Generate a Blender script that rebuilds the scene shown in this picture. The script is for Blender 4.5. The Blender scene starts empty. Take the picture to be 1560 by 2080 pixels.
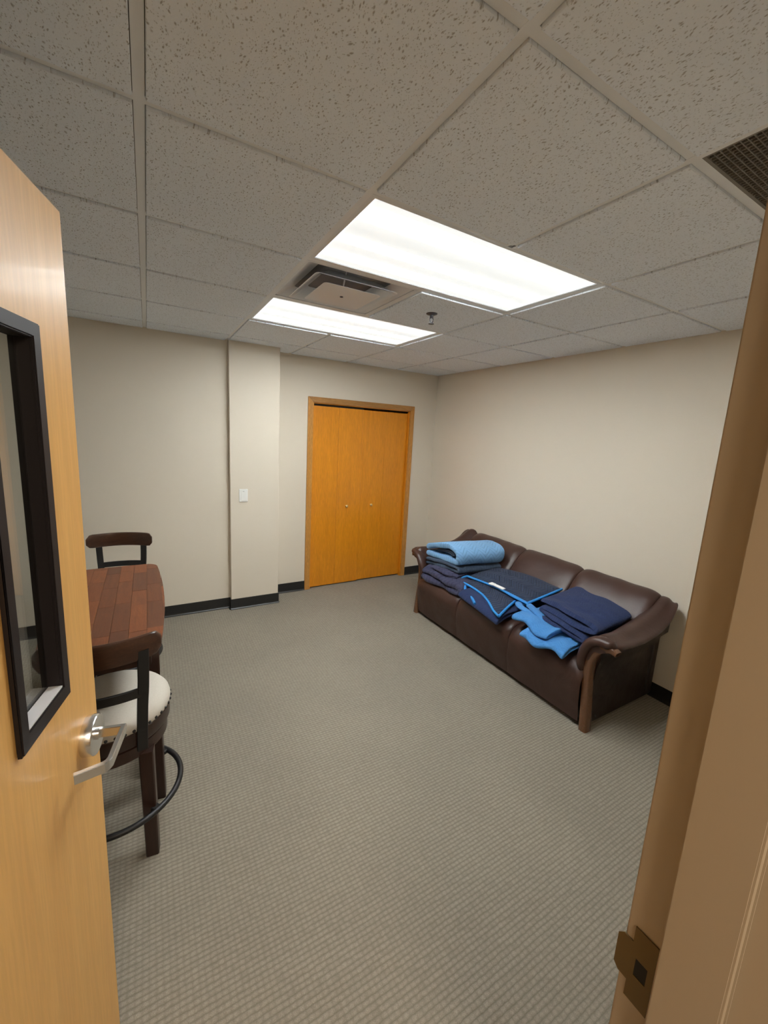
import bpy, bmesh, math, random
from mathutils import Vector, Matrix, noise
random.seed(7)
S = bpy.context.scene
COL = S.collection
# ------------------------------------------------------------------ camera
F_PX, PITCH, ROLL, YAW = 826.194, -0.1711, 0.0556, 0.5347
CX, CY, CAM_H = 786.25, 1025.68, 1.735
fw = Vector((math.sin(YAW)*math.cos(PITCH), math.cos(YAW)*math.cos(PITCH), math.sin(PITCH)))
r0 = Vector((math.cos(YAW), -math.sin(YAW), 0)); u0 = r0.cross(fw)
rt = math.cos(ROLL)*r0 + math.sin(ROLL)*u0
up = -math.sin(ROLL)*r0 + math.cos(ROLL)*u0
cam_d = bpy.data.cameras.new('camera'); cam = bpy.data.objects.new('camera', cam_d); COL.objects.link(cam)
cam_d.sensor_fit = 'HORIZONTAL'; cam_d.sensor_width = 36.0
cam_d.lens = F_PX/1560*36.0
cam_d.shift_x = -(CX-780)/1560; cam_d.shift_y = (CY-1040)/1560
cam_d.clip_start = 0.01
M = Matrix((rt, up, -fw)).transposed().to_4x4(); M.translation = Vector((0, 0, CAM_H))
cam.matrix_world = M
S.camera = cam
# ------------------------------------------------------------------ world, exposure, lamps
w = bpy.data.worlds.new('world'); S.world = w; w.use_nodes = True
w.node_tree.nodes['Background'].inputs[0].default_value = (0.05, 0.045, 0.04, 1)
w.node_tree.nodes['Background'].inputs[1].default_value = 0.1
S.view_settings.view_transform = 'Standard'; S.view_settings.look = 'None'
S.view_settings.gamma = 1; S.view_settings.use_curve_mapping = False
S.view_settings.exposure = 0.0
LAMP = 90.0            # peak emission of the two troffer lenses
def area_light(name, loc, sx, sy, power, col):
    d = bpy.data.lights.new(name, 'AREA'); d.shape = 'RECTANGLE'; d.size = sx; d.size_y = sy
    d.energy = power; d.color = col
    o = bpy.data.objects.new(name, d); COL.objects.link(o); o.location = loc
area_light('corridor_fill', (0.1, -1.25, 2.44), 0.6, 0.6, 42.0, (1.0, 0.88, 0.72))  # unseen fill light, added to brighten the door frame from behind the camera

ZC = 2.469            # ceiling grid level
G = 0.6096
XA, YC = 0.6223, 0.6419
YF, YFL, YCOL, XR, XL, YN = 4.108, 3.945, 3.885, 3.045, -1.65, 0.21
CX0, CX1 = 0.632, 1.078     # column
# ------------------------------------------------------------------ helpers
def link(name, me, mat=None, parent=None, loc=None):
    o = bpy.data.objects.new(name, me); COL.objects.link(o)
    if mat and me and len(me.materials) == 0: me.materials.append(mat)
    if parent: o.parent = parent
    if loc is not None: o.location = loc
    return o
def tag(o, label=None, cat=None, group=None, kind=None):
    if label: o['label'] = label
    if cat: o['category'] = cat
    if group: o['group'] = group
    if kind: o['kind'] = kind
    return o
def thing(name, label, cat, loc=(0, 0, 0), rz=0, group=None, kind=None):
    o = bpy.data.objects.new(name, None); COL.objects.link(o); o.location = loc; o.rotation_euler = (0, 0, rz)
    o.empty_display_size = 0.05
    return tag(o, label, cat, group, kind)
def fin(bm, name, smooth=None):
    bmesh.ops.recalc_face_normals(bm, faces=bm.faces)
    me = bpy.data.meshes.new(name); bm.to_mesh(me); bm.free()
    if smooth is not None:
        me.shade_smooth(); me.set_sharp_from_angle(angle=math.radians(smooth))
    return me
def obj(name, bm, mat, parent=None, loc=None, smooth=None):
    return link(name, fin(bm, name, smooth), mat, parent, loc)
def box(bm, x0, x1, y0, y1, z0, z1, bev=0, seg=2):
    t = bmesh.new()
    bmesh.ops.create_cube(t, size=1)
    for v in t.verts:
        v.co = Vector((x0+(v.co.x+.5)*(x1-x0), y0+(v.co.y+.5)*(y1-y0), z0+(v.co.z+.5)*(z1-z0)))
    if bev: bmesh.ops.bevel(t, geom=list(t.edges), offset=bev, segments=seg, profile=.5, affect='EDGES')
    merge(bm, t); return bm
def merge(bm, t, mx=None):
    if mx: bmesh.ops.transform(t, matrix=mx, verts=t.verts)
    me = bpy.data.meshes.new('tmp'); t.to_mesh(me); t.free(); bm.from_mesh(me); bpy.data.meshes.remove(me)
def B(*a, **k): return box(bmesh.new(), *a, **k)
def prism(bm, pts, vec):
    vec = Vector(vec); a = [bm.verts.new(p) for p in pts]; b = [bm.verts.new(Vector(p)+vec) for p in pts]
    bm.faces.new(a); bm.faces.new(list(reversed(b)))
    n = len(a)
    for i in range(n): bm.faces.new((a[i], b[i], b[(i+1) % n], a[(i+1) % n]))
    return bm
def lathe(bm, prof, seg=32, c=(0, 0, 0), axis='z'):
    rings = []
    for r, h in prof:
        ring = []
        for k in range(seg):
            a = 2*math.pi*k/seg
            p = (r*math.cos(a), r*math.sin(a), h)
            if axis == 'y': p = (p[0], -h, p[1])
            if axis == 'x': p = (h, p[0], p[1])
            ring.append(bm.verts.new(Vector(p)+Vector(c)))
        rings.append(ring)
    for i in range(len(rings)-1):
        for k in range(seg):
            bm.faces.new((rings[i][k], rings[i][(k+1) % seg], rings[i+1][(k+1) % seg], rings[i+1][k]))
    bm.faces.new(rings[0]); bm.faces.new(rings[-1])
    return bm
def spline(pts, n=8):
    P = [Vector(p) for p in pts]; out = []
    for i in range(len(P)-1):
        a = P[i-1] if i else P[i]*2-P[i+1]; b, c = P[i], P[i+1]; d = P[i+2] if i+2 < len(P) else P[i+1]*2-P[i]
        for k in range(n):
            t = k/n
            out.append(.5*((2*b)+(c-a)*t+(2*a-5*b+4*c-d)*t*t+(3*b-a-3*c+d)*t**3))
    out.append(P[-1]); return out
def tube(bm, pts, rad, seg=10, closed=False, ry=None, upv=(0, 0, 1)):
    """sweep an ellipse (or a rounded bar) along points; rad may be a list"""
    P = [Vector(p) for p in pts]; n = len(P); rings = []
    U = Vector(upv)
    for i in range(n):
        if closed: t = P[(i+1) % n]-P[i-1]
        else: t = P[min(i+1, n-1)]-P[max(i-1, 0)]
        t.normalize(); s = t.cross(U)
        if s.length < 1e-4: s = t.cross(Vector((1, 0, 0)))
        s.normalize(); v = s.cross(t)
        ra = rad[i] if isinstance(rad, (list, tuple)) else rad
        rb = (ry[i] if isinstance(ry, (list, tuple)) else ry) if ry is not None else ra
        rings.append([bm.verts.new(P[i]+s*ra*math.cos(2*math.pi*k/seg)+v*rb*math.sin(2*math.pi*k/seg)) for k in range(seg)])
    for i in range(n if closed else n-1):
        j = (i+1) % n
        for k in range(seg): bm.faces.new((rings[i][k], rings[i][(k+1) % seg], rings[j][(k+1) % seg], rings[j][k]))
    if not closed: bm.faces.new(rings[0]); bm.faces.new(rings[-1])
    return bm
def bar(bm, pts, wid, thk, upv=(0, 0, 1), bev=.003):
    """rectangular bar along points with mitred corners: wid along upv, thk sideways"""
    P = [Vector(p) for p in pts]; U = Vector(upv).normalized(); n = len(P); rings = []
    for i in range(n):
        d0 = (P[i]-P[i-1]).normalized() if i else (P[1]-P[0]).normalized()
        d1 = (P[i+1]-P[i]).normalized() if i < n-1 else d0
        s0 = d0.cross(U).normalized(); s1 = d1.cross(U).normalized(); s = (s0+s1).normalized(); s = s/max(.3, s.dot(s0))
        w_ = wid[i] if isinstance(wid, (list, tuple)) else wid; t_ = thk[i] if isinstance(thk, (list, tuple)) else thk
        h, q = w_/2, t_/2; b = min(bev, h*.5, q*.5)
        prof = [(-q+b, -h), (q-b, -h), (q, -h+b), (q, h-b), (q-b, h), (-q+b, h), (-q, h-b), (-q, -h+b)]
        rings.append([bm.verts.new(P[i]+s*x+U*y) for x, y in prof])
    for i in range(n-1):
        for k in range(8): bm.faces.new((rings[i][k], rings[i][(k+1) % 8], rings[i+1][(k+1) % 8], rings[i+1][k]))
    bm.faces.new(rings[0]); bm.faces.new(rings[-1]); return bm
def grid_mesh(bm, rows, closed=False, cap=False):
    V = [[bm.verts.new(p) for p in r] for r in rows]
    n = len(V[0])
    for i in range(len(V)-1):
        for k in range(n if closed else n-1):
            bm.faces.new((V[i][k], V[i][(k+1) % n], V[i+1][(k+1) % n], V[i+1][k]))
    if cap: bm.faces.new(V[0]); bm.faces.new(list(reversed(V[-1])))
    return bm
def ring_prism(bm, o, i, f):
    """o,i = (a0,a1,b0,b1) outer and inner rectangles; f(a,b,side) gives a point, side 0 or 1"""
    def c(q): return [(q[0], q[2]), (q[1], q[2]), (q[1], q[3]), (q[0], q[3])]
    v = {}
    for nm, q in (('o', o), ('i', i)):
        for s in (0, 1): v[nm, s] = [bm.verts.new(f(a, b, s)) for a, b in c(q)]
    for k in range(4):
        j = (k+1) % 4
        for s in (0, 1): bm.faces.new((v['o', s][k], v['o', s][j], v['i', s][j], v['i', s][k]))
        bm.faces.new((v['o', 0][k], v['o', 0][j], v['o', 1][j], v['o', 1][k]))
        bm.faces.new((v['i', 0][k], v['i', 0][j], v['i', 1][j], v['i', 1][k]))
    return bm
# ------------------------------------------------------------------ materials
class N:
    def __init__(s, name):
        s.m = bpy.data.materials.new(name); s.m.use_nodes = True; s.t = s.m.node_tree
        s.b = s.t.nodes['Principled BSDF']
    def n(s, kind, **k):
        x = s.t.nodes.new(kind)
        for a, v in k.items():
            if a.startswith('i_'):
                key = a[2:]; key = int(key) if key.isdigit() else key.replace('_', ' ')
                s.set(x.inputs[key], v)
            else: setattr(x, a, v)
        return x
    def set(s, sock, v):
        if isinstance(v, bpy.types.NodeSocket): s.t.links.new(v, sock)
        elif isinstance(v, bpy.types.Node): s.t.links.new(v.outputs[0], sock)
        else: sock.default_value = v
    def p(s, **k):
        for a, v in k.items():
            s.set(s.b.inputs[a.replace('_', ' ')], v)
    def coord(s, out='Object'): return s.n('ShaderNodeTexCoord').outputs[out]
    def mapping(s, scale=(1, 1, 1), out='Object', rot=(0, 0, 0), jitter=False):
        v = s.coord(out)
        if jitter:
            r = s.n('ShaderNodeObjectInfo').outputs['Random']
            k = s.n('ShaderNodeVectorMath', operation='MULTIPLY', i_0=s.n('ShaderNodeCombineXYZ', i_0=r, i_1=r, i_2=r), i_1=(37.3, 71.7, 53.1))
            v = s.n('ShaderNodeVectorMath', operation='ADD', i_0=v, i_1=k).outputs[0]
        return s.n('ShaderNodeMapping', i_Vector=v, i_Scale=scale, i_Rotation=rot).outputs[0]
    def noise(s, vec, scale, detail=3, rough=.5, dist=0):
        return s.n('ShaderNodeTexNoise', i_Vector=vec, i_Scale=scale, i_Detail=detail, i_Roughness=rough, i_Distortion=dist).outputs[0]
    def ramp(s, fac, stops):
        x = s.n('ShaderNodeValToRGB', i_0=fac); e = x.color_ramp.elements
        while len(e) < len(stops): e.new(.5)
        for q, (pos, c) in zip(e, stops):
            q.position = pos; q.color = (c if len(c) == 4 else (*c, 1)) if not isinstance(c, (int, float)) else (c, c, c, 1)
        return x.outputs[0]
    def mix(s, fac, a, b, mode='MIX'):
        x = s.n('ShaderNodeMix', data_type='RGBA', blend_type=mode)
        s.set(x.inputs[0], fac)
        for i, v in ((6, a), (7, b)):
            s.set(x.inputs[i], (*v, 1) if isinstance(v, tuple) and len(v) == 3 else v)
        return x.outputs[2]
    def math(s, op, a, b=0.0, c=None):
        x = s.n('ShaderNodeMath', operation=op); s.set(x.inputs[0], a); s.set(x.inputs[1], b)
        if c is not None: s.set(x.inputs[2], c)
        return x.outputs[0]
    def bump(s, h, strength=.3, dist=.01, normal=None):
        k = dict(i_Height=h, i_Strength=strength, i_Distance=dist)
        x = s.n('ShaderNodeBump', **k)
        if normal is not None: s.set(x.inputs['Normal'], normal)
        return x.outputs[0]
def plain(name, col, rough=.5, metal=0.0, bump=0, bscale=200, coat=0.0, spec=None):
    m = N(name); m.p(Base_Color=(*col, 1), Roughness=rough, Metallic=metal)
    if coat: m.p(Coat_Weight=coat, Coat_Roughness=.15)
    if spec is not None: m.b.inputs['Specular IOR Level'].default_value = spec
    if bump: m.p(Normal=m.bump(m.noise(m.mapping(), bscale, 4), bump, .002))
    return m.m
def wall_paint(name, col):
    m = N(name); v = m.mapping()
    c = m.mix(m.noise(v, 1.3, 2), tuple(x*.97 for x in col), tuple(min(1, x*1.03) for x in col))
    m.p(Base_Color=c, Roughness=.62, Normal=m.bump(m.noise(v, 320, 3), .12, .002)); m.b.inputs['Specular IOR Level'].default_value = .3
    return m.m
def wood(name, a, b, grain=(18, 18, .9), rough=.32, coat=0.0, dark=.5, jitter=True, streak=.35, hue=None):
    """vertical grain along local Z unless the grain scale says otherwise"""
    m = N(name); v = m.mapping(grain, jitter=jitter)
    n1 = m.noise(v, 2.2, 6, .62, .6)
    c = m.mix(m.ramp(n1, [(.3, 0), (.72, 1)]), a, b)
    v2 = m.mapping(tuple(g*6 for g in grain), jitter=jitter)
    n2 = m.noise(v2, 3, 3, .5)
    c = m.mix(m.ramp(n2, [(.42, streak), (.6, 0)]), c, tuple(x*dark for x in a))
    if hue:
        r = m.n('ShaderNodeObjectInfo').outputs['Random']
        c = m.mix(m.math('MULTIPLY', r, hue[1]), c, hue[0])
    m.p(Base_Color=c, Roughness=rough, Normal=m.bump(n2, .08, .001))
    if coat: m.p(Coat_Weight=coat, Coat_Roughness=.12)
    return m.m
def ceiling_tile_mat():
    m = N('fissured_ceiling_tile'); v = m.mapping((1, 1, 1), jitter=True)
    warp = m.n('ShaderNodeTexNoise', i_Vector=v, i_Scale=9.0, i_Detail=2.0).outputs[1]
    vv = m.n('ShaderNodeVectorMath', operation='MULTIPLY_ADD', i_0=warp, i_1=(.05, .05, 0), i_2=v).outputs[0]
    hs = []
    for sc, thr, k in (((105, 58, 1), .16, 1), ((175, 120, 1), .15, .8)):
        mp = m.n('ShaderNodeMapping', i_Vector=vv, i_Scale=sc).outputs[0]
        vo = m.n('ShaderNodeTexVoronoi', i_Vector=mp, i_Scale=1.0, i_Randomness=1.0); vo.voronoi_dimensions = '2D'
        pick = m.ramp(m.noise(mp, .75, 1), [(.46, 0), (.56, 1)])
        d = m.ramp(vo.outputs['Distance'], [(thr*.55, 1), (thr*1.5, 0)])
        hs.append(m.math('MULTIPLY', d, pick))
    h = m.math('MAXIMUM', hs[0], m.math('MULTIPLY', hs[1], .7))
    fine = m.noise(v, 260, 4, .6)
    base = m.mix(fine, (.81, .87, .955), (.87, .92, .985))
    m.p(Base_Color=m.mix(m.math('MULTIPLY', h, .62), base, (.20, .17, .14)), Roughness=.95)
    hh = m.math('SUBTRACT', m.math('MULTIPLY', fine, .25), h)
    m.p(Normal=m.bump(hh, .35, .004)); m.b.inputs['Specular IOR Level'].default_value = .1
    return m.m
def carpet_mat():
    m = N('loop_carpet'); v = m.coord()
    wv = m.n('ShaderNodeTexNoise', i_Vector=v, i_Scale=60.0, i_Detail=2.0).outputs[1]
    vv = m.n('ShaderNodeVectorMath', operation='MULTIPLY_ADD', i_0=wv, i_1=(.006, .006, 0), i_2=v).outputs[0]
    sx = m.n('ShaderNodeSeparateXYZ', i_0=vv)
    X = m.math('MULTIPLY', sx.outputs[0], 1/.0195); Y = m.math('MULTIPLY', sx.outputs[1], 1/.0165)
    def rid(t): return m.math('ABSOLUTE', m.math('SINE', m.math('MULTIPLY', t, math.pi)))
    rows, cols = rid(Y), rid(X)
    cell = m.math('MULTIPLY', m.math('POWER', rows, .7), m.math('ADD', .6, m.math('MULTIPLY', cols, .4)))
    fib = m.noise(v, 420, 3, .7)
    fl = m.n('ShaderNodeMapping', i_Vector=v, i_Scale=(260, 700, 1)).outputs[0]
    fleck = m.ramp(m.noise(fl, 1, 2, .6), [(.5, 0), (.68, 1)])
    big = m.noise(v, 1.6, 3, .6)
    jit = m.noise(m.n('ShaderNodeMapping', i_Vector=v, i_Scale=(38, 62, 1)).outputs[0], 1, 2, .6)
    cell = m.math('MULTIPLY', cell, m.math('MULTIPLY_ADD', jit, 1.5, .15))
    c = m.mix(m.ramp(cell, [(.10, 0), (.95, 1)]), (.205, .178, .138), (.315, .28, .224))
    c = m.mix(m.math('MULTIPLY', fleck, m.math('MULTIPLY', cell, .55)), c, (.50, .46, .38))
    c = m.mix(m.math('MULTIPLY', m.ramp(fib, [(.3, 1), (.55, 0)]), .4), c, (.09, .08, .065))
    c = m.mix(m.ramp(big, [(.35, .16), (.65, 0)]), c, (.10, .09, .075))
    m.p(Base_Color=c, Roughness=1.0, Sheen_Weight=.15)
    m.b.inputs['Specular IOR Level'].default_value = .05
    h = m.math('ADD', cell, m.math('MULTIPLY', fib, .5))
    m.p(Normal=m.bump(h, .35, .005)); return m.m
def leather_mat(name, a, b, rough=.36):
    m = N(name); v = m.mapping(jitter=True)
    c = m.mix(m.noise(v, 4, 4, .6), a, b)
    vo = m.n('ShaderNodeTexVoronoi', i_Vector=v, i_Scale=330.0, feature='DISTANCE_TO_EDGE').outputs[0]
    wr = m.noise(v, 7, 4, .55, 1.0)
    n1 = m.bump(m.ramp(vo, [(0, 0), (.25, 1)]), .12, .001)
    n2 = m.bump(wr, .22, .012, n1)
    m.p(Base_Color=c, Roughness=m.ramp(m.noise(v, 12, 3), [(.3, rough-.05), (.7, rough+.07)]), Normal=n2)
    m.b.inputs['Specular IOR Level'].default_value = .5
    return m.m
def quilt_mat(name, a, b, zig=(26, 9, .9), depth=.5, rough=.85, fleck=None, line=.45):
    """zig-zag quilted cloth in UV metres: stripes per metre, zig-zags per metre, slant"""
    m = N(name); uv = m.coord('UV'); sp = m.n('ShaderNodeSeparateXYZ', i_0=uv)
    tri = m.math('ABSOLUTE', m.math('SUBTRACT', m.math('FRACT', m.math('MULTIPLY', sp.outputs[1], zig[1])), .5))
    ph = m.math('ADD', m.math('MULTIPLY', sp.outputs[0], zig[0]), m.math('MULTIPLY', tri, zig[2]*zig[0]/zig[1]))
    wv = m.math('ABSOLUTE', m.math('SINE', m.math('MULTIPLY', ph, math.pi)))
    puff = m.math('POWER', wv, .6)
    nz = m.noise(uv, 18, 4, .6); fz = m.noise(uv, 500, 2)
    c = m.mix(nz, a, b)
    c = m.mix(m.ramp(wv, [(.02, line), (.3, 0)]), c, tuple(x*.35 for x in a))
    if fleck: c = m.mix(m.ramp(m.noise(uv, 230, 3, .7), [(.55, 0), (.72, .75)]), c, fleck)
    m.p(Base_Color=c, Roughness=rough, Sheen_Weight=.08, Sheen_Roughness=.5)
    m.b.inputs['Specular IOR Level'].default_value = .2
    n1 = m.bump(m.math('ADD', puff, m.math('MULTIPLY', fz, .25)), depth, .006)
    m.p(Normal=m.bump(nz, .25, .02, n1)); return m.m
def lens_mat():
    m = N('fluorescent_lens'); sp = m.n('ShaderNodeSeparateXYZ', i_0=m.coord())
    y = sp.outputs[1]; tot = wide = None
    for c, wd in ((-.175, .058), (.035, .040), (.185, .040)):
        dd = m.math('ABSOLUTE', m.math('SUBTRACT', y, c))
        g = m.math('POWER', m.math('MAXIMUM', m.math('SUBTRACT', 1.0, m.math('DIVIDE', dd, wd)), 0.0), 1.5)
        h = m.math('MAXIMUM', m.math('SUBTRACT', 1.0, m.math('DIVIDE', dd, wd*2.1)), 0.0)
        tot = g if tot is None else m.math('ADD', tot, g)
        wide = h if wide is None else m.math('ADD', wide, h)
    ex = m.math('GREATER_THAN', m.math('ABSOLUTE', sp.outputs[0]), G-.012-.017-.011)
    ey = m.math('GREATER_THAN', m.math('ABSOLUTE', y), G/2-.012-.017-.009)
    prism = m.n('ShaderNodeTexVoronoi', i_Vector=m.coord(), i_Scale=150.0, i_Randomness=0.0).outputs[0]
    base = m.math('ADD', m.math('MULTIPLY_ADD', prism, -.10, .80), m.math('MULTIPLY', wide, .20))
    base = m.math('ADD', base, m.math('MULTIPLY', m.math('MAXIMUM', ex, ey), .12))
    fade = m.math('MINIMUM', m.math('MAXIMUM', m.math('MULTIPLY', m.math('SUBTRACT', G-.055, m.math('ABSOLUTE', sp.outputs[0])), 14.0), 0.0), 1.0)
    tot = m.math('MULTIPLY', tot, m.math('POWER', fade, 2.0))
    st = m.math('MULTIPLY_ADD', tot, LAMP, base)
    m.p(Base_Color=(.8, .82, .8, 1), Roughness=.35, Emission_Color=(.955, 1.0, 1.0, 1), Emission_Strength=st)
    return m.m
MT = {}
MT['wall'] = wall_paint('greige_wall_paint', (.705, .635, .53))
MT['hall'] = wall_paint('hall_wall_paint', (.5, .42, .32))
MT['tile'] = ceiling_tile_mat()
MT['tee'] = plain('grid_bar_enamel', (.80, .82, .84), .45)
MT['plenum'] = plain('plenum_dark', (.25, .24, .22), .9)
MT['carpet'] = carpet_mat()
MT['cove'] = plain('black_vinyl_base', (.018, .018, .018), .33)
MT['lens'] = lens_mat()
MT['white_metal'] = plain('white_enamel', (.74, .77, .81), .35)
MT['white_plastic'] = plain('white_plastic', (.80, .80, .77), .4)
MT['grey_plastic'] = plain('grey_plastic', (.45, .46, .44), .5)
MT['neck_shade'] = plain('neck_shade_grey', (.22, .24, .27), .45, .3)  # shade inside the white metal vent, put into the colour
MT['eggcrate'] = plain('grille_grey', (.20, .18, .15), .6)
MT['chrome'] = plain('dull_chrome', (.09, .09, .11), .4, .5)
MT['oak'] = wood('honey_oak_veneer', (.80, .30, .014), (.68, .24, .012), (14, 14, .8), .34, .15, .6, streak=.4)
MT['oak_trim'] = wood('oak_casing', (.70, .34, .085), (.54, .23, .045), (26, 26, 1.4), .36, .1, .45, streak=.6)
MT['brass'] = plain('brass', (.90, .68, .34), .38, .85)
MT['dark'] = plain('dark_void', (.02, .018, .015), .9)
MT['maple'] = wood('maple_door_veneer', (.70, .395, .12), (.63, .335, .095), (9, 9, .55), .42, .05, .72, streak=.28)
MT['bronze'] = plain('dark_bronze_metal', (.016, .012, .012), .5, 0.0, spec=.25)
MT['sill'] = plain('pale_lite_sill', (.62, .60, .60), .35)
MT['nickel'] = plain('satin_nickel', (.80, .80, .80), .22, 1.0)
MT['jamb'] = plain('tan_frame_paint', (.42, .335, .235), .42, 0, .06, 250)
MT['brassplate'] = plain('antique_strike', (.16, .105, .04), .38, .55)
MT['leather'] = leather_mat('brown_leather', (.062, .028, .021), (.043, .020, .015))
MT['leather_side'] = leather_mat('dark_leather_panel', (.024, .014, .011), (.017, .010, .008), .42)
MT['sofa_wood'] = wood('walnut_trim', (.17, .075, .034), (.12, .05, .024), (30, 30, 4), .26, .4, .5)
MT['espresso'] = wood('espresso_wood', (.036, .013, .007), (.020, .008, .005), (24, 24, 2.2), .36, .1, .5)
MT['rail_wood'] = wood('walnut_rail', (.075, .028, .013), (.030, .012, .007), (2.2, 22, 22), .32, .15, .45, streak=.5)
MT['plank'] = wood('acacia_block', (.27, .083, .026), (.16, .045, .016), (26, 2.6, 26), .42, .0, .5, streak=.4, hue=((.062, .024, .014), .75))
MT['black_metal'] = plain('black_metal', (.008, .008, .009), .45, .0)
MT['linen'] = None
m = N('oatmeal_linen'); v = m.mapping()
wf = m.noise(m.mapping((900, 90, 900)), 1, 2); wf2 = m.noise(m.mapping((90, 900, 900)), 1, 2)
c = m.mix(m.math('MULTIPLY', m.math('ADD', wf, wf2), .5), (.40, .36, .30), (.66, .62, .55))
m.p(Base_Color=c, Roughness=.95, Normal=m.bump(m.math('ADD', wf, wf2), .2, .001)); MT['linen'] = m.m
MT['lightblue'] = quilt_mat('light_blue_quilt', (.17, .36, .62), (.22, .43, .70), (34, 9, .9), .55)
MT['slate'] = quilt_mat('slate_quilt', (.045, .070, .115), (.07, .10, .155), (34, 9, .9), .4)
MT['purple'] = quilt_mat('dusky_purple_quilt', (.032, .034, .074), (.058, .060, .112), (24, 12, 1.0), .5, fleck=(.10, .10, .15))
MT['navyzig'] = quilt_mat('navy_zigzag_quilt', (.018, .027, .058), (.036, .052, .098), (38, 7.5, .9), 1.0, line=.85)
MT['navy'] = quilt_mat('navy_felt', (.013, .024, .074), (.024, .040, .112), (60, 15, .6), .2, fleck=(.05, .06, .13), line=.2)
MT['blue'] = quilt_mat('bright_blue_felt', (.045, .19, .48), (.085, .28, .61), (60, 15, .5), .25, fleck=(.03, .10, .30), line=.15)
MT['piping'] = plain('blue_piping', (.025, .25, .66), .6)
MT['tagwhite'] = plain('white_tag', (.85, .84, .82), .6)
m = N('door_lite_glass')
m.p(Base_Color=(.93, .97, .95, 1), Roughness=.0, IOR=1.5); m.b.inputs['Transmission Weight'].default_value = 1.0
MT['glass'] = m.m
# ------------------------------------------------------------------ room shell
def structure(name, bm, mat, label, cat='wall', parent=None, smooth=None):
    o = obj(name, bm, mat, parent, smooth=smooth)
    return tag(o, label, cat, kind='structure')
YB = -1.6
structure('floor', B(XL-.1, XR+.1, YB, YF+.6, -.1, 0), MT['carpet'], 'taupe loop pile carpet with a small woven grid', 'floor')
HZ = ZC+.06
structure('wall_right', B(XR, XR+.12, YB, YF+.12, 0, HZ), MT['wall'], 'bare greige wall behind the brown leather sofa')
structure('wall_left', B(XL-.12, XL, YB, YF+.12, 0, HZ), MT['wall'], 'greige side wall beyond the open door and table')
DX0, DX1, DZ = 1.478, 2.678, 2.024         # closet opening
b = bmesh.new()
box(b, XL, CX0, YFL, YFL+.12, 0, HZ)
box(b, CX0-.02, DX0, YF, YF+.12, 0, HZ); box(b, DX1, XR, YF, YF+.12, 0, HZ); box(b, DX0, DX1, YF, YF+.12, DZ, HZ)
structure('wall_far', b, MT['wall'], 'greige end wall holding the oak closet')
structure('wall_column', B(CX0, CX1, YCOL, YF+.02, 0, HZ, bev=.004), MT['wall'], 'pale boxed pillar standing out of the end wall', 'column')
structure('wall_closet', B(DX0-.1, DX1+.1, YF+.45, YF+.5, 0, HZ), MT['dark'], 'dark closet interior behind the oak doors')
OX0, OX1, OZ = -.352, .580, 2.148            # door opening in the near wall
FW = .058
b = bmesh.new()
box(b, XL, OX0-.03, .075, YN, 0, HZ); box(b, OX1+.03, XR, .075, YN, 0, HZ); box(b, OX0-.03, OX1+.03, .075, YN, OZ+.03, HZ)
structure('wall_near', b, MT['hall'], 'wall around the doorway the camera looks through')
structure('wall_corridor', B(XL, XR, YB-.1, YB, 0, HZ), MT['hall'], 'hall wall outside the room')
# baseboards: coved vinyl with a thin toe
def cove(bm, p0, p1, nrm, h=.102):
    p0, p1, nrm = Vector(p0), Vector(p1), Vector(nrm)
    prof = [(0, h), (.004, h), (.005, h-.003), (.005, .022), (.007, .012), (.012, .005), (.017, .002), (.017, 0), (0, 0)]
    prism(bm, [p0+nrm*a+Vector((0, 0, z)) for a, z in prof], p1-p0); return bm
b = bmesh.new(); cove(b, (XL, YFL, 0), (CX0, YFL, 0), (0, -1, 0)); cove(b, (CX1, YF, 0), (1.428, YF, 0), (0, -1, 0)); cove(b, (2.731, YF, 0), (XR, YF, 0), (0, -1, 0))
structure('baseboard_far', b, MT['cove'], 'black vinyl base along the end wall', 'baseboard')
b = bmesh.new(); cove(b, (CX0-.006, YCOL, 0), (CX1+.006, YCOL, 0), (0, -1, 0)); cove(b, (CX0, YFL, 0), (CX0, YCOL-.005, 0), (-1, 0, 0)); cove(b, (CX1, YF, 0), (CX1, YCOL-.005, 0), (1, 0, 0))
structure('baseboard_column', b, MT['cove'], 'black vinyl base wrapping the pale pillar', 'baseboard')
b = bmesh.new(); cove(b, (XR, YF, 0), (XR, YN, 0), (-1, 0, 0))
structure('baseboard_right', b, MT['cove'], 'black vinyl base behind the sofa', 'baseboard')
b = bmesh.new(); cove(b, (XL, YF, 0), (XL, YN, 0), (1, 0, 0))
structure('baseboard_left', b, MT['cove'], 'black vinyl base along the wall beyond the table', 'baseboard')
# ceiling: backing slab, grid bars, tiles
ceil = structure('ceiling', B(XL, XR, YB, YF+.02, ZC+.06, ZC+.1), MT['plenum'], 'suspended ceiling of fissured lay-in tiles in a grid', 'ceiling')
xs = [XA+G*k for k in range(-3, 4)]; ys = [YC+G*k for k in range(-1, 6)]
tw = .012
bx = fin(B(-tw, tw, YN-YN, YF-YN, 0, .004), 'grid_bar')
for i, x in enumerate(xs):
    if i == 4:
        for ya, yb in ((YN, YC+G-tw), (YC+2*G-tw, YC+3*G+tw), (YC+4*G-tw, YF)):
            link('grid_bar', fin(B(-tw, tw, 0, yb-ya, 0, .004), 'grid_bar'), MT['tee'], ceil, (x, ya, ZC))
    else: link('grid_bar', bx, MT['tee'], ceil, (x, YN, ZC))
segx = sorted([XL]+xs+[XR])
by = fin(B(tw, G-tw, -tw, tw, .0005, .004), 'grid_bar')
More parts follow.
